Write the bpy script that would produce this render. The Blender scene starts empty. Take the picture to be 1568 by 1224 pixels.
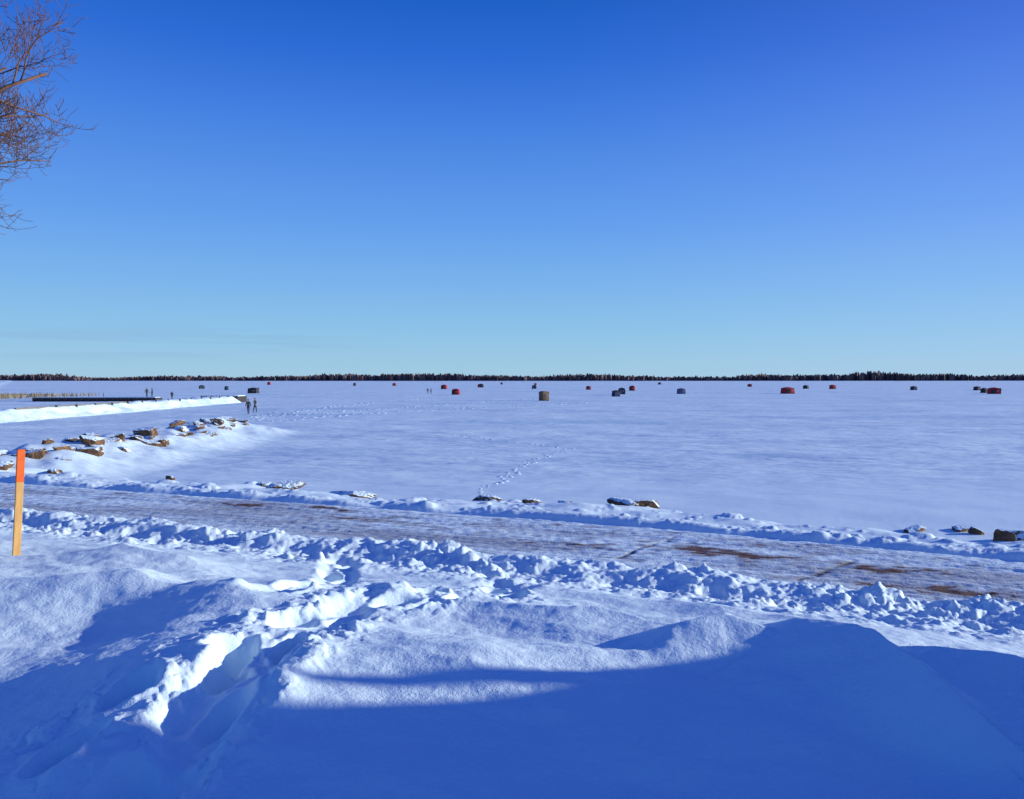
import bpy, math, random
import numpy as np
from mathutils import Vector, Matrix
random.seed(7); rng=np.random.default_rng(7)
SC=bpy.context.scene
# ------------------------------------------------------------ helpers
def lin(*c): return tuple(c)+(1.0,)
def hsh(ix,iy,seed):
    n=(ix.astype(np.int64)*374761393+iy.astype(np.int64)*668265263+int(seed)*1274126177)&0xFFFFFFFF
    n=((n^(n>>13))*1274126177)&0xFFFFFFFF
    n=((n^(n>>16))*2246822519)&0xFFFFFFFF
    return ((n^(n>>15))&0xFFFFFF)/float(0x1000000)
def perlin(x,y,seed=0):
    x=np.asarray(x,float);y=np.asarray(y,float)
    ix=np.floor(x);iy=np.floor(y);fx=x-ix;fy=y-iy
    u=fx*fx*fx*(fx*(fx*6-15)+10);v=fy*fy*fy*(fy*(fy*6-15)+10)
    def g(dx,dy):
        a=hsh(ix+dx,iy+dy,seed)*2*np.pi
        return np.cos(a)*(fx-dx)+np.sin(a)*(fy-dy)
    return 1.5*((g(0,0)*(1-u)+g(1,0)*u)*(1-v)+(g(0,1)*(1-u)+g(1,1)*u)*v)
def fbm(x,y,o=4,seed=0,gain=.5):
    r=0;a=1.0
    for i in range(o):
        r=r+a*perlin(x*2**i+i*17.3,y*2**i-i*9.1,seed+i);a*=gain
    return r
def sst(a,b,x):
    t=np.clip((x-a)/(b-a),0,1);return t*t*(3-2*t)
def clumps(x,y,c,dens,seed,flat=.7):
    X=x/c;Y=y/c;ix=np.floor(X);iy=np.floor(Y);best=np.zeros_like(X)
    for dx in(-1,0,1):
        for dy in(-1,0,1):
            cx=ix+dx;cy=iy+dy
            px=cx+hsh(cx,cy,seed);py=cy+hsh(cx,cy,seed+1)
            r=.15+.5*hsh(cx,cy,seed+2)**2
            on=hsh(cx,cy,seed+3)<dens
            q=1-((X-px)**2+(Y-py)**2)/(r*r)
            best=np.maximum(best,np.where(on&(q>0),np.sqrt(np.clip(q,0,1))*r*flat,0))
    return best*c
# ------------------------------------------------------------ terrain
CAMZ=4.2
F=1220.0
RC=14.2
def px2w(px,py,z=0.0):
    v=(py-581)/F; Y=(CAMZ-z)/v
    return ((px-784)/F*Y,Y)
def ridge(x,y,pts,wn,wf):
    out=np.zeros_like(x)
    for (a,b) in zip(pts[:-1],pts[1:]):
        ax,ay,ah=a;bx,by,bh=b
        dx,dy=bx-ax,by-ay;L2=dx*dx+dy*dy
        t=np.clip(((x-ax)*dx+(y-ay)*dy)/L2,0,1)
        qx=x-(ax+t*dx);qy=y-(ay+t*dy)
        dist=np.hypot(qx,qy)
        far=(dx*qy-dy*qx)>0
        w=np.where(far,wf,wn)
        k=np.clip(1-dist/w,0,1)
        k=k*k*(1.6-.6*k)
        out=np.maximum(out,(ah+(bh-ah)*t)*k)
    return out
def polydist(x,y,pts):
    best=np.full_like(x,1e9);S=np.zeros_like(x);acc=0
    for a,b in zip(pts[:-1],pts[1:]):
        dx,dy=b[0]-a[0],b[1]-a[1];L=math.hypot(dx,dy)
        t=np.clip(((x-a[0])*dx+(y-a[1])*dy)/(L*L),0,1)
        di=np.hypot(x-(a[0]+t*dx),y-(a[1]+t*dy))
        m=di<best;best=np.where(m,di,best);S=np.where(m,acc+t*L,S);acc+=L
    return best,S
DK=[-40,-20,-9,-6.5,-4.2,-3.0,-2.0,2.0,4.6,5.6,7.5,10,12]
ZK=[2.5,2.45,2.3,2.12,1.72,1.50,1.42,1.40,1.22,1.05,.40,.05,0]
def bend(x): return .012*np.clip(x,0,9)**2
def roadd(x,y): return ((y+bend(x)-RC)+.4*x)/1.077
TRAIL=[(-2.6,2.6),(-2.05,4.0),(-1.85,5.2),(-1.75,6.2),(-1.35,7.0),(-.7,7.5),(-.15,8.2),(-.1,9.4)]
TRAIL2=[(-2.3,7.4),(-1.9,8.6),(-2.2,10.0),(-2.4,11.2)]
TRAIL3=[(-3.1,3.4),(-2.75,4.4),(-2.3,5.4),(-2.05,6.2)]
PITS=[]
for tr in (TRAIL,TRAIL2,[(.2,8.3),(-.6,7.9),(-1.3,7.3)],TRAIL3):
    for a,b in zip(tr[:-1],tr[1:]):
        L=math.hypot(b[0]-a[0],b[1]-a[1]);n=max(1,int(L/.42))
        for i in range(n):
            t=(i+.5)/n;sx=(1 if (len(PITS)%2) else -1)*.12
            nx,ny=-(b[1]-a[1])/L,(b[0]-a[0])/L
            yy=a[1]+(b[1]-a[1])*t
            PITS.append((a[0]+(b[0]-a[0])*t+nx*sx+random.uniform(-.05,.05),yy+ny*sx+random.uniform(-.05,.05),(b[0]-a[0])/L,(b[1]-a[1])/L,random.uniform(.09,.17)*(1.7 if yy<6.2 else 1.0)))
def height(x,y):
    x=np.asarray(x,float);y=np.asarray(y,float)
    shp=x.shape;x=x.ravel();y=y.ravel()
    d=roadd(x,y)
    wob=perlin(x*.16,y*.16,3)*.9*sst(3.5,5,d)+perlin(x*.5,y*.5,4)*.35*sst(3.5,5,d)
    z=np.interp(d+wob,DK,ZK)
    m=sst(2.2,3.4,d)*(1-sst(7,10,d))
    z+=m*(fbm(x*.45,y*.45,3,11)*.10)
    fg=(1-sst(-5.5,-4.0,d))
    z+=fg*(fbm(x*.33+3,y*.5,3,21)*.075)
    z+=fg*np.abs(perlin(x*.42+perlin(x,y,5)*.2,y*.9,23))*-.06
    z-=.42*(1-sst(3.4,5.9,y))*sst(-9,-4,x+y*.3)*sst(-14,-3,y)
    # ground falling away to the left of the footprints
    z-=.24*sst(2.2,3.9,-x+.25*perlin(x,y,24))*sst(3.0,4.4,y)*(1-sst(6.4,7.8,y))*(1-sst(9,13,-x))
    # added snow mound, unseen right of the frame, raised to shade the foreground
    yy=y+.55*perlin(x*.8,y*.8,6)+.35*perlin(x*2.1,y*2.1,7)
    mm=sst(0,2.6,x-(.70*np.maximum(y,2)+1.3))*(1-sst(5.65,7.0,yy))*(1-sst(18,22,x))
    z+=mm*(3.0+.9*fbm(x*.7,y*.7,3,8))
    wx=x+perlin(x*7,y*7,51)*.05+perlin(x*17,y*17,53)*.018;wy=y+perlin(x*7,y*7,52)*.05+perlin(x*17,y*17,54)*.018
    nb=sst(-5.0,-3.6,d)*(1-sst(-2.2,-1.85,d))
    nb2=sst(-3.4,-2.8,d)*(1-sst(-2.35,-1.8,d))
    z+=nb2*.16*(1+.7*perlin(x*.7,y*.7,41))
    I=np.where((nb>0)&(np.abs(x)<40))[0]
    if len(I):
        X=x[I];Y=y[I];WX=wx[I];WY=wy[I];B=nb[I]
        lm=B*(.35+.9*np.clip(perlin(X*.6,Y*.6,43)+.35,0,1))*.9
        z[I]+=B*(.06*fbm(X*1.7,Y*1.7,3,42)+.030*np.abs(fbm(X*6,Y*6,3,48)))
        z[I]+=lm*(clumps(WX,WY,.34,.45,60,.62)*.8+clumps(WX,WY,.18,.55,70,.7)*.85+clumps(WX,WY,.085,.5,74,.7)*.9)
    fb=sst(1.75,2.05,d)*(1-sst(2.3,3.0,d))
    I=np.where((d>1.7)&(d<7.2)&(np.abs(x)<60))[0]
    if len(I):
        X=x[I];Y=y[I];WX=wx[I];WY=wy[I]
        z[I]+=fb[I]*(.07+.11*perlin(X*.8,Y*.8,45)+clumps(WX,WY,.26,.45,80)*.55+clumps(WX,WY,.12,.5,84)*.6)
        sp=sst(2.6,3,d[I])*(1-sst(6,7,d[I]))
        z[I]+=sp*(clumps(WX,WY,.5,.10,90)*.5+clumps(WX,WY,.2,.12,91)*.6)
    # near region details
    I=np.where((y<16)&(y>1)&(np.abs(x)<9)&(d<-2))[0]
    if len(I):
        X=x[I];Y=y[I];WX=wx[I];WY=wy[I];G=fg[I];q0=np.zeros_like(X)
        R=np.zeros_like(X);rx=X+perlin(X*1.3,Y*1.3,31)*.10;ry=Y+perlin(X*1.1,Y*1.1,32)*.12
        for pts,wn,wf,hs in RIDGES: R=np.maximum(R,ridge(rx,ry,pts,wn,wf)*hs)
        q0+=R
        q0-=.28*np.exp(-(((X-2.6)/.5)**2+((Y-4.55)/.5)**2))
        q0+=G*.024*fbm(X*.9+.3*Y,Y*2.0,3,61)
        td,ts=polydist(X+perlin(X*3,Y*3,55)*.09,Y+perlin(X*3,Y*3,56)*.09,TRAIL)
        nearm=1-sst(5.6,6.8,Y)
        q0-=(.09+.08*nearm)*(1-sst(.08,.36,td))*(.7+.6*perlin(X*1.7,Y*1.7,57));q0+=(.01+.03*nearm)*np.exp(-((td-.42)/.12)**2)
        td3,_=polydist(X+perlin(X*3,Y*3,65)*.09,Y+perlin(X*3,Y*3,66)*.09,TRAIL3)
        cm=np.exp(-((td-.34)/.20)**2)*.8
        cm=np.maximum(cm,.8*np.exp(-((td3-.25)/.2)**2))
        cm=np.maximum(cm,np.exp(-(((X+.95)/1.1)**2+((Y-7.7)/.6)**2)))
        cm*=.40+.9*np.clip(perlin(X*1.3,Y*1.3,97)+.3,0,1)
        q0+=cm*(clumps(WX,WY,.20,.6,95)*.8+clumps(WX,WY,.10,.6,96)*.9+clumps(WX,WY,.05,.6,98)*.9)*G
        q0+=np.exp(-(((X+.9)/1.2)**2+((Y-7.8)/.7)**2))*.07*fbm(X*2.5,Y*2.5,3,99)
        td2,_=polydist(X,Y,TRAIL2);q0-=.07*(1-sst(.1,.3,td2))
        for (ux,uy,tx,ty,dep) in PITS:
            J=np.where((np.abs(X-ux)<.5)&(np.abs(Y-uy)<.5))[0]
            a=(X[J]-ux)*tx+(Y[J]-uy)*ty;b=-(X[J]-ux)*ty+(Y[J]-uy)*tx
            a=a+.04*perlin(X[J]*5,Y[J]*5,58);b=b+.04*perlin(X[J]*5,Y[J]*5,59)
            q=(a/.18)**2+(b/.11)**2
            q0[J]-=dep*np.exp(-q**2);q0[J]+=.02*np.exp(-((np.sqrt(q)-1.5)/.35)**2)
        z[I]+=q0
    fade=1-sst(12,35,y)
    z+=fade*(fbm(x*2.2,y*2.8,3,101)*.010+fbm(x*9,y*11,2,102)*.0035)
    # spit
    sx=-22.0+perlin(y*.09,y*0,110)*1.0
    dd=x-sx
    prof=np.where(dd<0,1-sst(1.0,3.2,-dd),1-sst(.8,6.0,dd))
    ext=sst(22,28,y)*(1-sst(60,67,y))
    z=np.maximum(z,(.90+.32*fbm(x*.35,y*.35,3,112))*prof*ext)
    ic=sst(9,12,d)
    z+=ic*(fbm(x*.09,y*.16,3,120)*.05+fbm(x*.35,y*.6,2,122)*.018*(1-sst(60,160,y)))*(1-sst(200,500,y))
    z+=2.0*sst(1430,1500,y)
    z+=.8*sst(0,12,-(x+.62*y+8))*sst(120,150,y)
    return z.reshape(shp)
RIDGES=[
 ([(-.5,7.15,.05),(.1,7.0,.16),(.8,6.85,.20),(1.35,6.45,.10),(1.7,6.2,0)],.8,.5,.8),
 ([(.9,6.0,.02),(1.25,6.15,.14),(1.65,6.25,.20),(2.0,5.95,.12)],.55,.6,1.0),
 ([(1.85,5.85,.05),(2.2,6.05,.24),(2.55,5.8,.30),(2.8,5.4,.26),(2.9,5.1,.05)],.8,.40,.9),
 ([(2.9,5.7,.05),(3.2,6.0,.22),(3.9,5.9,.20),(4.6,5.6,.2)],.5,.7,.6),
 ([(-5.4,9.4,.05),(-4.8,9.7,.18),(-3.9,9.4,.12),(-3.2,8.9,.0)],.8,.8,.9),
 ([(-5.4,7.4,.05),(-3.8,7.9,.20),(-3.2,7.6,.10),(-2.6,7.4,.16),(-2.2,7.2,.0)],1.0,.6,.9),
 ([(-.2,9.0,.0),(.6,8.8,.14),(1.8,8.2,.12),(2.8,7.4,.14),(3.6,7.1,.0)],.8,.6,.7),
]
def build_grid():
    ys=list(np.arange(-14,3,.22));y=3.0
    while y<4600:
        ys.append(y)
        y+=max(.013,.00034*y*y) if y<20 else .136*(y/20)**1.75
    ys=np.array(ys)
    t=np.linspace(-1,1,821)
    to=np.linspace(0,1,61)[1:]**1.6
    c=.76*np.maximum(ys,3.2)+.4; o=14+1.3*np.maximum(ys,0)
    X=np.concatenate([-(c[:,None]+o[:,None]*to[None,::-1]),c[:,None]*t[None,:],c[:,None]+o[:,None]*to[None,:]],axis=1)
    Y=np.repeat(ys[:,None],X.shape[1],1)
    return X,Y
def grid_mesh(name,X,Y,Z,mat,attrs=None):
    R,C=X.shape
    me=bpy.data.meshes.new(name)
    co=np.stack([X,Y,Z],-1).reshape(-1,3).astype(np.float32)
    idx=np.arange(R*C).reshape(R,C)
    f=np.stack([idx[:-1,:-1],idx[:-1,1:],idx[1:,1:],idx[1:,:-1]],-1).reshape(-1,4)
    me.vertices.add(len(co));me.vertices.foreach_set('co',co.ravel())
    me.loops.add(f.size);me.loops.foreach_set('vertex_index',f.ravel().astype(np.int32))
    me.polygons.add(len(f));me.polygons.foreach_set('loop_start',np.arange(0,f.size,4,dtype=np.int32))
    me.update(calc_edges=True)
    me.polygons.foreach_set('use_smooth',np.ones(len(f),bool))
    if attrs:
        for k,a in attrs.items():
            at=me.attributes.new(k,'FLOAT','POINT');at.data.foreach_set('value',a.ravel().astype(np.float32))
    me.materials.append(mat)
    ob=bpy.data.objects.new(name,me);SC.collection.objects.link(ob);return ob
# ------------------------------------------------------------ materials
class NT:
    def __init__(s,name):
        s.m=bpy.data.materials.new(name);s.m.use_nodes=True;s.t=s.m.node_tree
        s.b=s.t.nodes['Principled BSDF'];s.pos=s.n('ShaderNodeTexCoord').outputs['Object']
    def n(s,k,**kw):
        x=s.t.nodes.new(k)
        for a,b in kw.items(): setattr(x,a,b)
        return x
    def l(s,a,b): s.t.links.new(a,b)
    def noise(s,scale,detail=4,mp=(1,1,1),rot=0,rough=.5,src=None):
        m=s.n('ShaderNodeMapping');m.inputs['Scale'].default_value=mp;m.inputs['Rotation'].default_value=(0,0,rot)
        s.l(src or s.pos,m.inputs[0]);t=s.n('ShaderNodeTexNoise');t.inputs['Scale'].default_value=scale
        t.inputs['Detail'].default_value=detail;t.inputs['Roughness'].default_value=rough
        s.l(m.outputs[0],t.inputs['Vector']);return t.outputs['Fac']
    def math(s,op,a,b=None,c=None,clamp=False):
        x=s.n('ShaderNodeMath',operation=op,use_clamp=clamp)
        for i,v in enumerate((a,b,c)):
            if v is None: continue
            if isinstance(v,(int,float)): x.inputs[i].default_value=v
            else: s.l(v,x.inputs[i])
        return x.outputs[0]
    def mr(s,v,a,b,c=0,d=1):
        x=s.n('ShaderNodeMapRange');s.l(v,x.inputs[0])
        for i,q in enumerate((a,b,c,d)): x.inputs[i+1].default_value=q
        return x.outputs[0]
    def mix(s,f,a,b):
        x=s.n('ShaderNodeMix',data_type='RGBA')
        if isinstance(f,(int,float)): x.inputs[0].default_value=f
        else: s.l(f,x.inputs[0])
        for i,v in ((6,a),(7,b)):
            if isinstance(v,tuple): x.inputs[i].default_value=v
            else: s.l(v,x.inputs[i])
        return x.outputs[2]
    def bump(s,h,strength=1,dist=1,prev=None):
        x=s.n('ShaderNodeBump');x.inputs['Strength'].default_value=strength;x.inputs['Distance'].default_value=dist
        s.l(h,x.inputs['Height'])
        if prev: s.l(prev,x.inputs['Normal'])
        return x.outputs[0]
SNOW=lin(.76,.91,.94)
def snow_mat():
    s=NT('snow')
    sep=s.n('ShaderNodeSeparateXYZ');s.l(s.pos,sep.inputs[0])
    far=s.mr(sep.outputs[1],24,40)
    a=s.noise(.10,5,(.7,1.3,1),.12,.55)
    b=s.noise(.42,5,(.35,1.5,1),.10,.6)
    c=s.noise(1.8,4,(.35,1.7,1),.10,.6)
    h=s.math('ADD',s.math('MULTIPLY',a,.65),s.math('ADD',s.math('MULTIPLY',b,.28),s.math('MULTIPLY',c,.10)))
    h=s.math('MULTIPLY',h,far)
    g1=s.math('MULTIPLY',s.noise(38,3),.006)
    g2=s.math('MULTIPLY',s.noise(110,2),.0028)
    g=s.math('ADD',g1,g2)
    nf=s.mr(sep.outputs[1],10,26,1,0)
    g=s.math('MULTIPLY',g,nf)
    s.l(s.bump(s.math('ADD',h,g),1,1),s.b.inputs['Normal'])
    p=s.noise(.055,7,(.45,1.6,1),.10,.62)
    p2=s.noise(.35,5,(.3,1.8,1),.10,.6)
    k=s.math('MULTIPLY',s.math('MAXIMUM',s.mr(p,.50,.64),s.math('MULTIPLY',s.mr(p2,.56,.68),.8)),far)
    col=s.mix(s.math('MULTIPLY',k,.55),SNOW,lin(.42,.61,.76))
    s.l(col,s.b.inputs['Base Color'])
    s.b.inputs['Roughness'].default_value=.65
    s.b.inputs['Specular IOR Level'].default_value=.2
    return s.m
def road_mat():
    s=NT('snowy_gravel')
    at=s.n('ShaderNodeAttribute',attribute_name='bare');jt=s.n('ShaderNodeAttribute',attribute_name='joint')
    ang=math.atan(.4)
    st=s.noise(3.0,5,(.25,3.0,1),ang,.65)
    fn=s.noise(30,3)
    v=s.math('ADD',at.outputs['Fac'],s.math('ADD',s.math('MULTIPLY',s.math('SUBTRACT',st,.5),1.5),s.math('MULTIPLY',s.math('SUBTRACT',fn,.5),1.0)))
    dirt=s.mix(s.noise(14,3),lin(.085,.032,.020),lin(.22,.12,.08))
    grey=s.mix(s.noise(22,4),lin(.24,.27,.30),lin(.62,.68,.73))
    c1=s.mix(s.mr(v,-.05,.42),SNOW,grey)
    c2=s.mix(s.mr(v,.68,.92),c1,dirt)
    c3=s.mix(jt.outputs['Fac'],c2,lin(.09,.05,.035))
    s.l(c3,s.b.inputs['Base Color']);s.b.inputs['Roughness'].default_value=.8
    h=s.math('ADD',s.math('MULTIPLY',st,.035),s.math('ADD',s.math('MULTIPLY',fn,.012),s.math('MULTIPLY',s.noise(90,2),.003)))
    s.l(s.bump(h,1,1),s.b.inputs['Normal'])
    return s.m
def rock_mat(name,thr):
    s=NT(name)
    g=s.n('ShaderNodeNewGeometry');sep=s.n('ShaderNodeSeparateXYZ');s.l(g.outputs['Normal'],sep.inputs[0])
    n1=s.noise(3,5);n2=s.noise(14,4)
    c=s.mix(s.mr(n1,.35,.65),lin(.10,.052,.03),lin(.26,.145,.07))
    c=s.mix(s.math('MULTIPLY',s.mr(n2,.4,.7),.6),c,lin(.07,.05,.04))
    k=s.mr(s.math('ADD',sep.outputs[2],s.math('MULTIPLY',s.math('SUBTRACT',s.noise(2.5,4),.5),1.0)),thr,thr+.1)
    s.l(s.mix(k,c,SNOW),s.b.inputs['Base Color']);s.b.inputs['Roughness'].default_value=.9
    s.b.inputs['Specular IOR Level'].default_value=.2
    s.l(s.bump(s.math('MULTIPLY',s.math('ADD',n1,n2),.06),1,1),s.b.inputs['Normal'])
    return s.m
def plain(name,c1,c2=None,scale=6,mp=(1,1,1),rough=.7,bmp=.004):
    s=NT(name);n=s.noise(scale,4,mp)
    c2=c2 or tuple(x*.7 for x in c1)
    s.l(s.mix(s.mr(n,.3,.7),lin(*c1),lin(*c2)),s.b.inputs['Base Color']);s.b.inputs['Roughness'].default_value=rough
    s.l(s.bump(s.math('MULTIPLY',n,bmp),1,1),s.b.inputs['Normal'])
    return s.m
M_snow=snow_mat();M_road=road_mat();M_rock=rock_mat('snowy_sandstone',.56);M_rock2=rock_mat('sandstone',.66)
M_wood=plain('stake_wood',(.76,.43,.13),(.56,.29,.08),4,(8,8,1));M_orange=plain('orange_paint',(.90,.15,.01),(.72,.10,.01),10)
M_bark=plain('bark',(.19,.085,.045),(.11,.05,.03),12)
M_dark=plain('dark_timber',(.05,.035,.03),(.025,.02,.02),2,(1,1,6))
M_brownply=plain('brown_plywood',(.20,.11,.045),(.13,.075,.035),3)
M_red=plain('red_fabric',(.50,.018,.020),(.36,.012,.015),1.5,rough=.8)
M_black=plain('black_fabric',(.018,.018,.022),(.03,.03,.035),1.5,rough=.8)
M_blue=plain('blue_fabric',(.06,.10,.28),(.04,.07,.2),1.5)
M_grey=plain('grey_fabric',(.16,.13,.20),(.10,.09,.14),1.5)
M_teal=plain('teal_fabric',(.02,.12,.14),(.02,.08,.1),1.5)
M_skin=plain('skin',(.50,.28,.20),(.45,.24,.17),10)
M_jean=plain('dark_denim',(.02,.025,.045),(.03,.035,.06),20)
M_tan=plain('tan_jacket',(.30,.24,.19),(.24,.19,.15),20)
M_window=plain('clear_window',(.25,.28,.32),(.2,.22,.26),3,rough=.2)
M_grass=plain('dry_grass',(.35,.26,.12),(.25,.18,.08),3)
M_greywood=plain('weathered_wood',(.22,.19,.17),(.14,.12,.11),3)
M_trees=plain('distant_bare_trees',(.085,.052,.062),(.15,.09,.09),.03)
# ------------------------------------------------------------ build terrain
X,Y=build_grid()
Z=height(X,Y)
D=roadd(X,Y)
Z-=.05*(sst(-1.95,-1.8,D)*(1-sst(1.75,1.9,D)))
print('terrain',X.shape)
grid_mesh('snow_ground',X,Y,Z,M_snow)
def hz(x,y): return float(height(np.array([x]),np.array([y]))[0])
# road
ss=np.arange(-26,24,.035);dv=np.arange(-1.9,1.9,.035)
Dg,Sg=np.meshgrid(dv,ss,indexing='ij')
ang=math.atan(.4);tx,ty=math.cos(ang),-math.sin(ang);nx,ny=math.sin(ang),math.cos(ang)
RX=Sg*tx+Dg*nx;RY=RC+Sg*ty+Dg*ny-bend(RX)
rut=np.exp(-((np.abs(Dg+.05)-.8)/.32)**2)
tread=.012*fbm(Sg*.6,Dg*9,3,201)+.009*fbm(RX*6,RY*6,3,202)
RZ=np.interp(Dg,DK,ZK)-.012+tread-.025*rut
edge=np.abs(Dg)>1.75;RZ=np.where(edge,RZ-.07,RZ)
bare=.02+.18*rut+.50*fbm(Sg*.22,Dg*1.0,4,210)+.12*perlin(Sg*.06,Dg*0,211)+.05*sst(1,8,Sg)
for (px_,py_,w,h_) in [(545,795,1.4,.25),(370,773,1.0,.22),(1130,850,1.3,.34),(1340,872,.6,.26),(1470,908,1.8,.36),(890,836,.6,.2),(500,778,.9,.2),(1425,876,.6,.2),(1050,842,.7,.2)]:
    ux,uy=px2w(px_,py_,1.4);uy+=float(bend(ux));us=ux*tx+(uy-RC)*ty;ud=ux*nx+(uy-RC)*ny
    bare=np.maximum(bare,1.2*np.exp(-(((Sg-us)/w)**2+((Dg-ud)/h_)**2))+.8*fbm(RX*1.8,RY*3,4,215)-.12)
bare-=.6*sst(1.45,1.8,np.abs(Dg))
joint=np.zeros_like(RX)
for (a,b,c,e) in [(945,854,1035,822),(1225,890,1318,858)]:
    p=px2w(a,b,1.4);q=px2w(c,e,1.4)
    dj,_=polydist(RX+perlin(RX*2,RY*2,220)*.05,RY,[p,q]);joint=np.maximum(joint,(1-sst(.02,.06,dj))*(.7+.5*perlin(RX*3,RY*3,221)))
joint=np.clip(joint,0,1);RZ-=.02*joint
grid_mesh('snowy_road',RX[::-1],RY[::-1],RZ[::-1],M_road,{'bare':bare[::-1],'joint':joint[::-1]})
# ------------------------------------------------------------ mesh collector
class MB:
    def __init__(s): s.v=[];s.f=[];s.m=[];s.mats=[]
    def mi(s,mat):
        if mat not in s.mats: s.mats.append(mat)
        return s.mats.index(mat)
    def add(s,vs,fs,mat):
        o=len(s.v);s.v+= [tuple(v) for v in vs];k=s.mi(mat)
        for f in fs: s.f.append(tuple(i+o for i in f));s.m.append(k)
    def box(s,c,sz,mat,rot=0,taper=1.0):
        cx,cy,cz=c;hx,hy,h=sz[0]/2,sz[1]/2,sz[2]/2;vs=[]
        for zz,k in((-h,1),(h,taper)):
            for a,b in((-1,-1),(1,-1),(1,1),(-1,1)):
                x=a*hx*k;y=b*hy*k
                vs.append((cx+x*math.cos(rot)-y*math.sin(rot),cy+x*math.sin(rot)+y*math.cos(rot),cz+zz))
        s.add(vs,[(3,2,1,0),(4,5,6,7),(0,1,5,4),(1,2,6,5),(2,3,7,6),(3,0,4,7)],mat)
    def tube(s,pts,rad,n,mat,cap=True):
        pts=[Vector(p) for p in pts];o=[];vs=[]
        ref=Vector((.31,.52,.79)).normalized()
        for i,p in enumerate(pts):
            d=(pts[min(i+1,len(pts)-1)]-pts[max(i-1,0)])
            if d.length<1e-9: d=Vector((0,0,1))
            d.normalize();u=d.cross(ref)
            if u.length<.05: u=d.cross(Vector((1,0,0)))
            u.normalize();w=d.cross(u)
            for k in range(n):
                a=2*math.pi*k/n;vs.append(p+(u*math.cos(a)+w*math.sin(a))*rad[i])
        fs=[]
        for i in range(len(pts)-1):
            for k in range(n):
                a=i*n+k;b=i*n+(k+1)%n;fs.append((a,b,b+n,a+n))
        if cap: fs.append(tuple(range(n))[::-1]);fs.append(tuple((len(pts)-1)*n+k for k in range(n)))
        s.add(vs,fs,mat)
    def ell(s,c,r,mat,nu=12,nv=8,fn=None):
        vs=[];fs=[]
        for j in range(nv+1):
            ph=math.pi*j/nv
            for i in range(nu):
                th=2*math.pi*i/nu
                p=Vector((math.sin(ph)*math.cos(th),math.sin(ph)*math.sin(th),math.cos(ph)))
                if fn:p=fn(p)
                vs.append((c[0]+p[0]*r[0],c[1]+p[1]*r[1],c[2]+p[2]*r[2]))
        for j in range(nv):
            for i in range(nu):
                a=j*nu+i;b=j*nu+(i+1)%nu;fs.append((a,a+nu,b+nu,b))
        s.add(vs,fs,mat)
    def obj(s,name,parent=None,smooth=False,loc=None,rot=0):
        me=bpy.data.meshes.new(name);me.from_pydata(s.v,[],s.f)
        for m in s.mats: me.materials.append(m)
        me.polygons.foreach_set('material_index',s.m)
        if smooth: me.polygons.foreach_set('use_smooth',[True]*len(s.f))
        me.update();ob=bpy.data.objects.new(name,me);SC.collection.objects.link(ob)
        if parent: ob.parent=parent
        if loc: ob.location=loc
        ob.rotation_euler=(0,0,rot)
        return ob
def empty(name,loc,rot=0):
    e=bpy.data.objects.new(name,None);SC.collection.objects.link(e);e.location=loc;e.rotation_euler=(0,0,rot);e.empty_display_size=.2;return e
# ------------------------------------------------------------ rocks
import bmesh
def rock_geo(r,seed):
    rn=random.Random(seed)
    bm=bmesh.new();bmesh.ops.create_icosphere(bm,subdivisions=4,radius=1)
    pl=[]
    for i in range(11):
        n=Vector((rn.gauss(0,1),rn.gauss(0,1),rn.gauss(0,.8))).normalized();pl.append((n,rn.uniform(.5,.82)))
    pl.append((Vector((rn.uniform(-.3,.3),rn.uniform(-.3,.3),1)).normalized(),rn.uniform(.45,.7)))
    vs=[]
    for v in bm.verts:
        p=v.co.copy()
        for n,o in pl:
            k=p.dot(n)
            if k>o: p-=n*(k-o)*.97
        vs.append(p)
    arr=np.array([tuple(p) for p in vs])
    nz=fbm(arr[:,0]*3+seed,arr[:,1]*3+arr[:,2]*2.3,4,300+seed)*.06
    arr*=(1+nz)[:,None]
    arr*=np.array(r)[None,:]
    a=rn.uniform(0,6.28);ca,sa=math.cos(a),math.sin(a)
    t=rn.uniform(-.22,.22)
    x=arr[:,0]*ca-arr[:,1]*sa;y=arr[:,0]*sa+arr[:,1]*ca;z=arr[:,2]+t*x
    fs=[tuple(v.index for v in f.verts) for f in bm.faces];bm.free()
    return np.stack([x,y,z],-1),fs
def rock(name,x,y,w,h,seed,dz=0):
    g,fs=rock_geo((w/2*1.25,w/2*.8,h*1.0),seed)
    mb=MB();mb.add(g,fs,M_rock2);z=hz(x,y)
    return mb.obj(name,loc=(x,y,z+dz),smooth=False)
sd=51
for (a,b,w,h,zz) in [(538,752,1.3,.24,1.1),(440,746,1.0,.16,1.1),(408,744,.6,.12,1.1),(745,764,.8,.18,1.05),(815,766,.5,.19,1.05),(868,766,.45,.18,1.05),
    (955,771,.9,.18,1.05),(990,772,.9,.18,1.05),(1400,779,.8,.14,1.0),(1472,778,.6,.18,1.0),(1500,783,.4,.2,1.0),(1538,795,.4,.28,1.2),(1556,787,.8,.42,1.1),(1600,795,1.0,.4,1.1),
    (80,726,.55,.16,1.1),(258,737,.35,.12,1.1)]:
    x,y=px2w(a,b,zz)
    best=max(((hz(x*k,y*k)-CAMZ)/(y*k),k) for k in np.linspace(.93,1.12,14));k=best[1]
    rock('rock',x*k,y*k,w,h,sd,dz=.03);sd+=1
mb=MB()
rn=random.Random(5)
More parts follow.
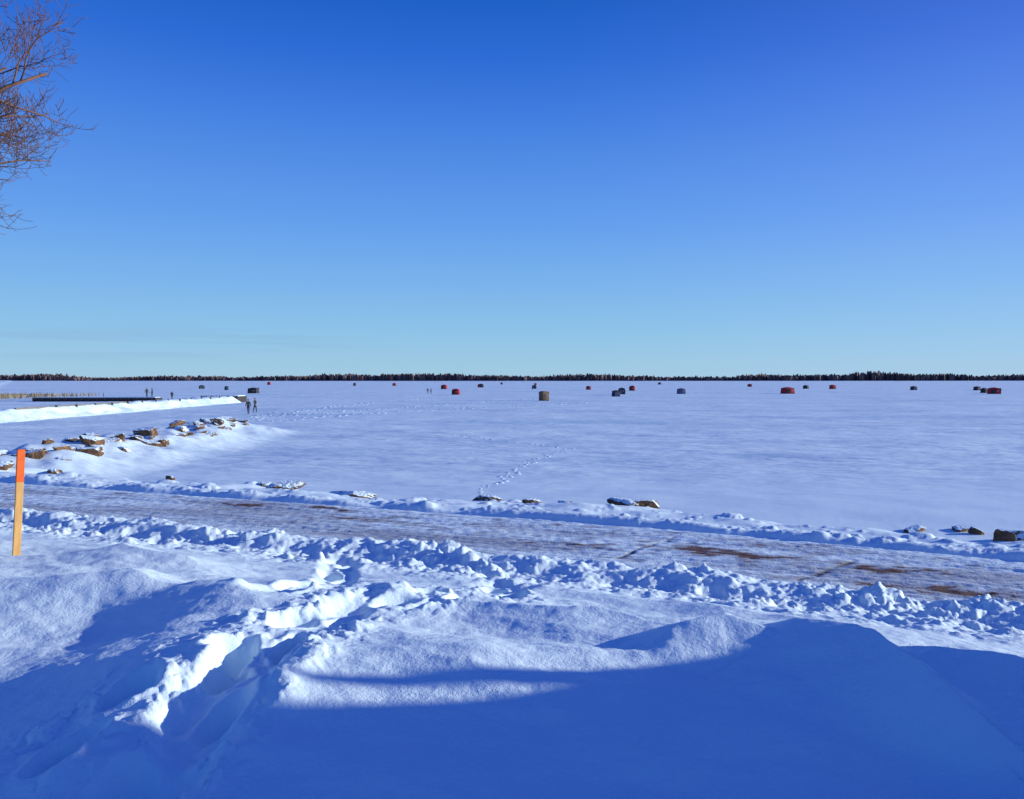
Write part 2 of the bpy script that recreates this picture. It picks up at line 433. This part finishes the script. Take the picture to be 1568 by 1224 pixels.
for i in range(92):
    y=27+ (i/92)*36+rn.uniform(-.6,.6);sxx=-22+float(perlin(np.array([y*.09]),np.array([0.]),110)[0])
    x=sxx+rn.choice([rn.uniform(-1.2,1.4),rn.uniform(.6,2.6)])
    w=rn.uniform(.5,1.5);g,fs=rock_geo((w/2*1.2,w/2*.85,w*rn.uniform(.22,.38)),100+i)
    z=hz(x,y)+rn.uniform(-.20,.10)
    mb.add(g+np.array([x,y,z]),fs,M_rock)
mb.obj('boulder_breakwater',smooth=False)
# ------------------------------------------------------------ stake
sx_,sy_=-6.08,9.72;sz_=hz(sx_,sy_)
st=empty('wooden_survey_stake',(sx_,sy_,sz_))
st.rotation_euler=(math.radians(1),math.radians(2.8),math.radians(48))
H=CAMZ-(690-581)/F*9.72-sz_
mb=MB();mb.box((0,0,(H*.70-.3)/2),(.084,.034,H*.70+.3),M_wood);o=mb.obj('shaft',st)
mb=MB();mb.box((0,0,H*.85),(.086,.036,H*.30),M_orange);mb.box((0,0,H+.006),(.078,.030,.012),M_orange,taper=.8);o2=mb.obj('painted_top',st)
for q in(o,o2):
    bv=q.modifiers.new('b','BEVEL');bv.width=.004;bv.segments=2
# ------------------------------------------------------------ bare tree
def tree_sk(H,seed):
    rn=random.Random(seed);out=[]
    def branch(p,d,L,r,lev):
        n=5 if lev>2 else 7
        pts=[p.copy()];rad=[r];q=p.copy();dd=d.copy();dirs=[dd.copy()]
        for i in range(n):
            w=[.05,.10,.13,.16,.2][min(lev,4)]
            dd=dd+Vector((rn.gauss(0,w),rn.gauss(0,w),rn.gauss(0,w)+(.02,.03,.05,.10,.14)[min(lev,4)]))
            dd.normalize();q=q+dd*(L/n);pts.append(q.copy());dirs.append(dd.copy())
            rad.append(max(r*(1-.78*(i+1)/n),.0032))
        out.append((pts,rad,lev))
        if lev>=4 and not (lev==4 and rn.random()<.35): return
        if lev>=5: return
        nb=(20,10,8,6,3)[lev]
        for k in range(nb):
            t=(.20 if lev==0 else .15)+(.80 if lev==0 else .83)*(k+rn.random())/nb
            i=min(int(t*n),n-1);f=t*n-i
            pp=pts[i].lerp(pts[i+1],f);bd=dirs[i+1]
            ax=bd.cross(Vector((rn.gauss(0,1),rn.gauss(0,1),rn.gauss(0,1))))
            if ax.length<1e-3: continue
            ax.normalize();an=math.radians(rn.uniform(35,60) if lev else rn.uniform(50,80))
            nd=Matrix.Rotation(an,3,ax)@bd
            if lev==0: nd.z=max(nd.z,.15)
            Ls=(L*rn.uniform(.38,.52)*(1.15-.5*t)) if lev else H*rn.uniform(.33,.39)*(1.2-.6*t)
            if lev>=3: Ls=L*rn.uniform(.35,.7)
            rr=rad[i]*(.55 if lev else .42)
            branch(pp,nd.normalized(),Ls,max(rr,.004),lev+1)
    branch(Vector((0,0,-.3)),Vector((.03,0,1)),H,H*.022,0)
    return out
TH=10.5;best=None
for seed in range(20,40):
    sk=tree_sk(TH,seed)
    P=np.array([tuple(p) for (pts,rad,lev) in sk for p in pts])
    for rot in (0,.5,1.05,1.6,2.1,2.6,3.14,3.7,4.2,4.7,5.25,5.8):
        ca,sa=math.cos(rot),math.sin(rot)
        px_=P[:,0]*ca-P[:,1]*sa;py_=P[:,0]*sa+P[:,1]*ca
        for bx in (-10.0,-9.7,-9.4,-9.1):
            xx=px_+bx;yy=py_+9.8;zz=P[:,2]+2.2-CAMZ
            u=784+F*xx/yy;v=581-F*zz/yy
            on=(u>0)&(u<240)&(v>0)&(v<420)
            good=on&(u<134)&(v<300-.6*u)
            b=[np.sum(good&(v>=a0)&(v<a1)&(u>=c0)&(u<c1)) for a0,a1 in((0,70),(70,140),(140,215)) for c0,c1 in((0,50),(50,90),(90,134))]
            bad=np.sum(on&~good)
            sc_=sum(min(q,60) for q in b)*4+min(b)*6+min(sum(b),1300)*.3-bad*1.3
            if best is None or sc_>best[0]: best=(sc_,seed,rot,bx,b,bad)
print('tree',best)
_,seed,rot,bx,*_r=best
mb=MB()
for pts,rad,lev in tree_sk(TH,seed): mb.tube(pts,rad,(9,6,5,4,3,3)[lev],M_bark,cap=(lev<3))
mb.obj('bare_tree',loc=(bx,9.8,2.2),rot=rot,smooth=True)
# ------------------------------------------------------------ far treeline
mb=MB();vs=[];fs=[]
rn=random.Random(3)
N=9000
for i in range(N):
    x=rn.uniform(-2300,2300);y=1460+rn.uniform(0,90)+ (abs(x)/2300)**2*200
    hh=10.6+2.2*float(perlin(np.array([x*.012]),np.array([.5]),7)[0])*2+1.5*math.sin(x*.0043+1)+rn.gauss(0,1.1)
    p=784+x/y*F
    if 585<p<665: hh+=3.0
    if 1305<p<1415: hh+=4.0*math.exp(-((p-1350)/50)**4)
    if p>1250: hh+=1.2
    if 1000<p<1130: hh-=3.0
    z0=1.6
    for k in range(3):
        w=rn.uniform(1.2,3.0);dx=rn.uniform(-2.5,2.5);a=rn.uniform(0,3.14)
        hk=hh*rn.uniform(.65,1.05);o=len(vs)
        c,s_=math.cos(a)*w,math.sin(a)*w
        vs+=[(x+dx-c*.6,y-s_*.6,z0),(x+dx+c*.6,y+s_*.6,z0),(x+dx+c,y+s_,z0+hk*.6),(x+dx+c*.35,y+s_*.35,z0+hk*rn.uniform(.85,1.0)),(x+dx-c*.4,y-s_*.4,z0+hk*rn.uniform(.8,.98)),(x+dx-c,y-s_,z0+hk*.55)]
        fs.append(tuple(range(o,o+6)))
mb.add(vs,fs,M_trees);mb.obj('distant_treeline')
# ------------------------------------------------------------ shelters
def tent(px,pyb,w,h,col,col2,rot=None,kind='hub'):
    dist=CAMZ*F/(pyb-581.0);x=(px-784)/F*dist;W=w/F*dist;Hh=h/F*dist*1.15
    W=min(max(W,1.5),3.6);Hh=min(max(Hh,1.6),2.3);b=W/2/1.12
    z0=hz(x,dist)
    e=empty('ice_fishing_tent',(x,dist,z0-.02),rot if rot is not None else random.uniform(-.3,.6))
    mb=MB()
    n=6
    def side_pt(k,u,v):
        bul=.12*W*(1-abs(2*u-1))*(1-abs(2*v-1)*.9)
        wid=b*(1-.08*v*v)
        a=(2*u-1)*wid;o=wid+bul
        return [(a,-o),(o,a),(-a,o),(-o,-a)][k]+(v*Hh*.84,)
    for k in range(4):
        vs=[side_pt(k,i/n,j/n) for j in range(n+1) for i in range(n+1)]
        f=[(j*(n+1)+i,j*(n+1)+i+1,(j+1)*(n+1)+i+1,(j+1)*(n+1)+i) for j in range(n) for i in range(n)]
        mb.add(vs,f,col)
    vs=[];t=8
    for j in range(t+1):
        for i in range(t+1):
            u=2*i/t-1;v=2*j/t-1;wid=b*.92
            vs.append((u*wid,v*wid,Hh*(.84+.16*(1-max(abs(u),abs(v))**1.5))))
    f=[(j*(t+1)+i,j*(t+1)+i+1,(j+1)*(t+1)+i+1,(j+1)*(t+1)+i) for j in range(t) for i in range(t)]
    mb.add(vs,f,col);mb.obj('fabric_shell',e,smooth=False)
    m=MB()
    m.box((-.38*b,-b*1.20,Hh*.36),(b*.75,.05,Hh*.68),col2,taper=.9);m.obj('door_panel',e)
    m=MB();m.box((.45*b,-b*1.17,Hh*.5),(b*.35,.05,Hh*.16),M_window);m.box((b*1.2,0,Hh*.5),(.05,b*.4,Hh*.16),M_window);m.obj('window',e)
    m=MB();m.box((0,0,.05),(2*b+.25,2*b+.25,.12),col2,taper=.93);m.obj('snow_skirt',e)
    m=MB()
    for sx in(-1,1):
        for sy in(-1,1): m.tube([(sx*b*.92,sy*b*.92,Hh*.84),(sx*b*1.0,sy*b*1.0,0)],[.025,.02],5,M_black)
    m.obj('corner_poles',e)
    return e
for a in [(309,595.5,8,5,M_black,M_teal),(388,602.5,15,8,M_black,M_black),(347,597.5,5,5,M_teal,M_black),(412,589.5,5,4,M_red,M_black),(543,591,4,4,M_black,M_black),
 (604,591,5,4,M_red,M_black),(680,596,9,6,M_red,M_black),(698,604.5,12,8,M_red,M_black),(736,593.5,9,5,M_black,M_red),(818,595.5,7,5,M_black,M_blue),(901,597,7,5,M_red,M_black),
 (943,607.5,11,8,M_black,M_blue),(952,604,11,9,M_black,M_grey),(968,598.5,9,7,M_red,M_black),(1043,603.5,12,8,M_grey,M_blue),(1148,592.5,6,4,M_red,M_black),
 (1206,603,17,9,M_red,M_black),(1234,595.5,7,5,M_black,M_black),(1275,596,8,6,M_red,M_black),(1399,597.5,8,5,M_black,M_blue),(1496,598,8,5,M_black,M_grey),(1507,602,8,4,M_black,M_black),(1522,603.5,16,9,M_red,M_black),
 (1010,589,4,3,M_black,M_black),(768,589,3,3,M_black,M_black),(820,590,3,3,M_red,M_black)]:
    tent(*a)
dist=CAMZ*F/(613.5-581);hx=(833-784)/F*dist
e=empty('wooden_ice_fishing_hut',(hx,dist,hz(hx,dist)),.55)
W,Dp,Hh=1.45,1.5,1.45
m=MB();m.box((0,0,.12+Hh/2),(W,Dp,Hh),M_brownply)
vs=[];n=10
for yy in(-Dp/2-.06,Dp/2+.06):
    for i in range(n+1):
        a=math.pi*i/n;vs.append((-(W/2+.05)*math.cos(a),yy,.12+Hh+.30*math.sin(a)))
fs=[(i,i+1,i+n+2,i+n+1) for i in range(n)]+[tuple(range(n+1))[::-1],tuple(range(n+1,2*n+2))]
m.obj('walls',e);m=MB();m.add(vs,fs,M_brownply);m.obj('arched_roof',e)
m=MB();m.box((-.3,-Dp/2-.02,.12+.62),(.55,.04,1.2),M_dark);m.obj('door',e)
m=MB();m.box((.38,-Dp/2-.015,1.05),(.3,.03,.3),M_window);m.box((W/2+.015,0,1.05),(.03,.4,.3),M_window);m.obj('window',e)
m=MB();[m.box((q,0,.06),(.12,Dp+.4,.12),M_dark) for q in(-.5,.5)];m.obj('runners',e)
# ------------------------------------------------------------ people
def person(x,y,rot,jacket,trouser,step=.28,arm=.25,hat=M_black,Hs=1.0,z=None,name='person'):
    e=empty(name,(x,y,(hz(x,y) if z is None else z)),rot);e.scale=(Hs,Hs,Hs)
    V=[];E=[];R=[]
    def v(p,r,par=None):
        V.append(p);R.append(r)
        if par is not None:E.append((par,len(V)-1))
        return len(V)-1
    pel=v((0,0,.93),(.155,.12));wa=v((0,0,1.08),(.145,.11),pel);ch=v((0,-.01,1.30),(.18,.125),wa);nk0=v((0,0,1.44),(.10,.085),ch);nk=v((0,-.01,1.53),(.055,.055),nk0)
    wr=[]
    for s,ph in((-1,1),(1,-1)):
        f=-step*ph
        hp=v((s*.09,0,.88),(.095,.10),pel)
        kn=v((s*.10,f*.55-.03,.49),(.062,.065),hp)
        an=v((s*.10,f,.10 if f<0 else .13),(.045,.05),kn)
        bl=v((s*.11,f-.12,.045),(.045,.04),an);v((s*.115,f-.20,.04),(.035,.03),bl)
        sh=v((s*.19,0,1.41),(.07,.07),ch)
        el=v((s*.25,arm*ph*.3+.04,1.13),(.052,.052),sh)
        w=v((s*.25,arm*ph*.9-.05,.89),(.036,.036),el);wr.append(V[w])
    me=bpy.data.meshes.new('b');me.from_pydata(V,E,[])
    ob=bpy.data.objects.new('b',me);SC.collection.objects.link(ob)
    sm=ob.modifiers.new('s','SKIN');sm.use_smooth_shade=True
    for i,r in enumerate(R):
        me.skin_vertices[0].data[i].radius=r
    me.skin_vertices[0].data[0].use_root=True
    ss_=ob.modifiers.new('u','SUBSURF');ss_.levels=2
    dg=bpy.context.evaluated_depsgraph_get();me2=bpy.data.meshes.new_from_object(ob.evaluated_get(dg))
    bpy.data.objects.remove(ob)
    me2.materials.clear()
    for mt in(jacket,trouser,M_black,M_skin): me2.materials.append(mt)
    for p in me2.polygons:
        c=p.center;p.use_smooth=True
        p.material_index=3 if c.z>1.51 else 2 if c.z<.14 else (1 if (c.z<.86 and abs(c.x)<.19) else 0)
    bo=bpy.data.objects.new('body',me2);SC.collection.objects.link(bo);bo.parent=e
    m=MB()
    m.ell((0,-.015,1.645),(.078,.098,.118),M_skin,14,10,lambda p:Vector((p.x*(1-.2*max(0,-p.z)),p.y,p.z)))
    m.ell((0,-.118,1.64),(.014,.022,.028),M_skin,6,5)
    for s in(-1,1):
        m.ell((s*.08,0,1.645),(.012,.022,.033),M_skin,6,5);m.ell((s*.03,-.102,1.665),(.012,.008,.008),M_black,6,4)
    m.ell((0,-.104,1.59),(.026,.010,.007),M_red,6,4);m.obj('head',e,smooth=True)
    m=MB();m.ell((0,.002,1.685),(.093,.108,.092),hat,14,8,lambda p:Vector((p.x,p.y,max(p.z,-.12))));m.tube([(0,.002,1.665),(0,.002,1.70)],[.096,.096],14,hat);m.obj('knit_hat',e,smooth=True)
    m=MB()
    for k,w in enumerate(wr):
        s=-1 if k==0 else 1
        m.ell((w[0],w[1]-.01,w[2]-.055),(.020,.042,.055),M_black,8,6)
        for q in range(4):
            yy=w[1]+.018-.02*q;L=(.065,.078,.08,.07)[q]
            m.tube([(w[0],yy,w[2]-.085),(w[0]-s*.008,yy,w[2]-.10-L*.4),(w[0]-s*.03,yy,w[2]-.10-L)],[.010,.009,.007],5,M_black)
        m.tube([(w[0],w[1]-.04,w[2]-.04),(w[0]-s*.01,w[1]-.07,w[2]-.075),(w[0]-s*.02,w[1]-.07,w[2]-.10)],[.011,.010,.008],5,M_black)
    m.obj('gloved_hands',e,smooth=True)
    m=MB();m.tube([(0,0,1.465),(0,-.005,1.53)],[.085,.07],12,jacket);m.obj('collar',e,smooth=True)
    return e
def at(px,pyb): 
    d=CAMZ*F/(pyb-581.0);return (px-784)/F*d,d
x,y=at(380,634);person(x,y,.5,M_black,M_jean,Hs=1.02)
x,y=at(390.5,632);person(x,y,-.4,M_tan,M_black,step=.16,hat=M_dark,Hs=1.04)
x,y=at(655,603.5);person(x,y,1.2,M_black,M_jean)
x,y=at(660,603.5);person(x,y,-1.4,M_black,M_black,step=.12)
x,y=at(1532,603.5);person(x,y,2.2,M_black,M_jean,step=.1)
x,y=at(396,602);person(x,y,2.9,M_black,M_black,step=.1)
x,y=at(815,597);person(x,y,1.9,M_black,M_black,step=.1)
# ------------------------------------------------------------ jetty
JX=-50.5
ys=np.arange(52,143.5,.25);us=np.linspace(0,1,26)
prof_u=[0,.18,.42,.5,.92,1.0];prof_x=[1.9,1.2,.35,.0,-2.7,-3.0];prof_z=[-.05,.35,.95,1.12,1.08,.75]
Ug,Yg=np.meshgrid(us,ys,indexing='ij')
JXg=JX+np.interp(Ug,prof_u,prof_x)+.25*perlin(Yg*.3,Ug*2,401)*(Ug<.5)
JZg=np.interp(Ug,prof_u,prof_z)+.14*fbm(Yg*.35,Ug*3,3,402)*(Ug>.05)
grid_mesh('snow_bank',JXg[::-1],Yg[::-1],JZg[::-1],M_snow)
J=empty('timber_jetty',(JX,0,0))
m=MB()
m.box((-1.5,97.5,.45),(2.6,91,.85),M_dark);m.obj('crib_wall',J)
m=MB()
for i in range(14):
    yy=88+i*4.1
    m.tube([(.15,yy,0),(.15,yy,1.28+random.uniform(-.05,.1))],[.12,.12],7,M_dark)
m.obj('piles',J)
m=MB();m.box((-.05,93,1.2),(.22,24,.16),M_greywood);m.obj('edge_log',J)
m=MB();m.box((0,0,.55),(6.5,5,1.1),M_dark);
for i in range(8): m.tube([(-3.2+i*.92,-2.6,-.1),(-3.2+i*.92,-2.6,1.25)],[.14,.13],7,M_dark)
m2=MB();m2.box((0,0,1.19),(6.2,4.8,.16),M_snow,taper=.95)
PH=empty('pier_head',(JX-2.2,146,0));m.obj('timber_face',PH);m2.obj('snow_cap',PH)
DO=empty('dock',(-79,152,0),.03)
m=MB();m.box((0,0,.36),(23,3,.64),M_dark)
for i in range(16): m.tube([(-11+i*1.45,-1.6,-.1),(-11+i*1.45,-1.6,.75)],[.13,.12],6,M_dark)
m.obj('dock_wall',DO)
m=MB();m.box((0,0,.74),(22.8,2.6,.14),M_snow,taper=.98);m.obj('snow_cap',DO)
person(-69.6,151.8,1.0,M_black,M_black,z=.81,step=.08);person(-68.8,152.3,-1.0,M_black,M_jean,z=.81,step=.1)
person(-70,164,.3,M_black,M_black,z=0.0,step=.2)
m=MB()
for i in range(9):
    x=-112+i*3.0+random.uniform(-.4,.4);m.box((x,172,.65),(.14,.14,random.uniform(.9,1.3)),M_greywood)
m.box((-106,171.92,.95),(12,.05,.08),M_greywood)
m.obj('wooden_fence')
m=MB();vs=[];fs=[]
for i in range(1800):
    x=random.uniform(-130,-95);y=random.uniform(150,185);z=.55
    h_=random.uniform(.3,.9);o=len(vs);a=random.uniform(0,3.1);w=.08
    vs+=[(x-w*math.cos(a),y-w*math.sin(a),z-.1),(x+w*math.cos(a),y+w*math.sin(a),z-.1),(x+random.uniform(-.3,.3),y,z+h_)];fs.append((o,o+1,o+2))
m.add(vs,fs,M_grass);m.obj('dry_grass')
# ------------------------------------------------------------ tracks on the ice
def clump_line(name,pts,step,spread,size,seed,el=1.0):
    rn=random.Random(seed);m=MB()
    for a,b in zip(pts[:-1],pts[1:]):
        L=math.hypot(b[0]-a[0],b[1]-a[1]);n=int(L/step)
        for i in range(n):
            t=(i+rn.random()*.5)/n;x=a[0]+(b[0]-a[0])*t+rn.gauss(0,spread);y=a[1]+(b[1]-a[1])*t+rn.gauss(0,spread)
            s=size*rn.uniform(.5,1.3);z=hz(x,y)
            m.ell((x,y,z-.1*s),(s*el*rn.uniform(.8,1.3),s*.9,s*.5),M_snow,7,5,lambda p:p*(1+rn.uniform(-.12,.12)))
    m.obj(name,smooth=True)
P=[px2w(728,757),px2w(765,738),px2w(800,716),px2w(812,706),px2w(880,687)]
clump_line('footprint_trail',P,.30,.17,.075,1,1.4)
P=[px2w(690,666),px2w(740,672),px2w(830,683),px2w(880,687)]
clump_line('footprint_trail',P,.6,.2,.08,2,1.4)
for k,(p,st_) in enumerate([([px2w(395,640),px2w(480,634),px2w(620,624),px2w(820,611)],.35),([px2w(400,646),px2w(560,634),px2w(700,626),px2w(900,618)],.45),([px2w(340,655),px2w(395,638),px2w(520,622),px2w(700,606)],.45)]):
    clump_line('snow_track',p,st_,.8,.12,10+k,2.2)
# ------------------------------------------------------------ light, sky
AZ=83.0;EL=13.0
sd_=Vector((math.sin(math.radians(AZ))*math.cos(math.radians(EL)),math.cos(math.radians(AZ))*math.cos(math.radians(EL)),math.sin(math.radians(EL))))
L=bpy.data.lights.new('sun','SUN');L.energy=4.9;L.angle=math.radians(.7);L.color=(1,.985,.88)
lo=bpy.data.objects.new('sun',L);SC.collection.objects.link(lo);lo.rotation_euler=(-sd_).to_track_quat('-Z','Y').to_euler();lo.location=(30,10,20)
w=bpy.data.worlds.new('World');SC.world=w;w.use_nodes=True;nt=w.node_tree
bg=nt.nodes['Background']
tc=nt.nodes.new('ShaderNodeTexCoord');sp=nt.nodes.new('ShaderNodeSeparateXYZ');nt.links.new(tc.outputs['Generated'],sp.inputs[0])
cr=nt.nodes.new('ShaderNodeValToRGB');nt.links.new(sp.outputs[2],cr.inputs[0])
stops=[(0,(.38,.61,.79)),(.02,(.35,.60,.80)),(.05,(.29,.57,.83)),(.108,(.21,.48,.86)),(.187,(.13,.355,.87)),(.299,(.060,.225,.78)),(.367,(.026,.155,.69)),(.43,(.010,.115,.58)),(.6,(.009,.08,.46)),(1,(.015,.055,.39))]
el=cr.color_ramp.elements
while len(el)<len(stops): el.new(.5)
for e_,(p,c) in zip(el,stops): e_.position=p;e_.color=c+(1,)
sky=nt.nodes.new('ShaderNodeTexSky');sky.sky_type='NISHITA';sky.sun_disc=False;sky.sun_elevation=math.radians(EL);sky.sun_rotation=math.radians(AZ);sky.ozone_density=4
sc=nt.nodes.new('ShaderNodeMix');sc.data_type='RGBA';sc.blend_type='MULTIPLY';sc.inputs[0].default_value=1;sc.inputs[7].default_value=(.10,.10,.10,1)
nt.links.new(sky.outputs[0],sc.inputs[6])
mx=nt.nodes.new('ShaderNodeMix');mx.data_type='RGBA';mx.inputs[0].default_value=.05
nt.links.new(cr.outputs[0],mx.inputs[6]);nt.links.new(sc.outputs[2],mx.inputs[7])
def wmr(src,a,b,c,d):
    m_=nt.nodes.new('ShaderNodeMapRange');m_.interpolation_type='SMOOTHSTEP';nt.links.new(src,m_.inputs[0])
    for i,q in enumerate((a,b,c,d)): m_.inputs[i+1].default_value=q
    return m_.outputs[0]
def wmul(a,b):
    m_=nt.nodes.new('ShaderNodeMath');m_.operation='MULTIPLY';nt.links.new(a,m_.inputs[0])
    if isinstance(b,float): m_.inputs[1].default_value=b
    else: nt.links.new(b,m_.inputs[1])
    return m_.outputs[0]
ad=nt.nodes.new('ShaderNodeMix');ad.data_type='RGBA';ad.blend_type='ADD';ad.inputs[7].default_value=(.028,.012,.04,1)
nt.links.new(wmr(sp.outputs[0],0,.6,0,1),ad.inputs[0]);nt.links.new(mx.outputs[2],ad.inputs[6])
mp=nt.nodes.new('ShaderNodeMapping');mp.inputs['Scale'].default_value=(3,3,55);mp.inputs['Rotation'].default_value=(0,.03,0);nt.links.new(tc.outputs['Generated'],mp.inputs[0])
nz=nt.nodes.new('ShaderNodeTexNoise');nz.inputs['Scale'].default_value=1.6;nz.inputs['Detail'].default_value=4;nt.links.new(mp.outputs[0],nz.inputs[0])
msk=wmul(wmul(wmr(nz.outputs['Fac'],.42,.62,0,1),wmr(sp.outputs[2],.012,.035,0,1)),wmul(wmr(sp.outputs[2],.045,.07,1,0),wmul(wmr(sp.outputs[0],-.12,-.30,0,1),.28)))
cl=nt.nodes.new('ShaderNodeMix');cl.data_type='RGBA';cl.inputs[7].default_value=(.24,.40,.66,1)
nt.links.new(msk,cl.inputs[0]);nt.links.new(ad.outputs[2],cl.inputs[6])
nt.links.new(cl.outputs[2],bg.inputs[0]);bg.inputs[1].default_value=1.0
# ------------------------------------------------------------ camera
cam=bpy.data.cameras.new('camera');co=bpy.data.objects.new('camera',cam);SC.collection.objects.link(co)
cam.sensor_width=36;cam.lens=36*F/1568;cam.clip_end=9000;cam.clip_start=.05
co.location=(0,0,CAMZ);co.rotation_euler=(math.radians(90)-math.atan((612-581)/F),0,0)
SC.camera=co
SC.view_settings.view_transform='Standard';SC.view_settings.look='None';SC.view_settings.exposure=0
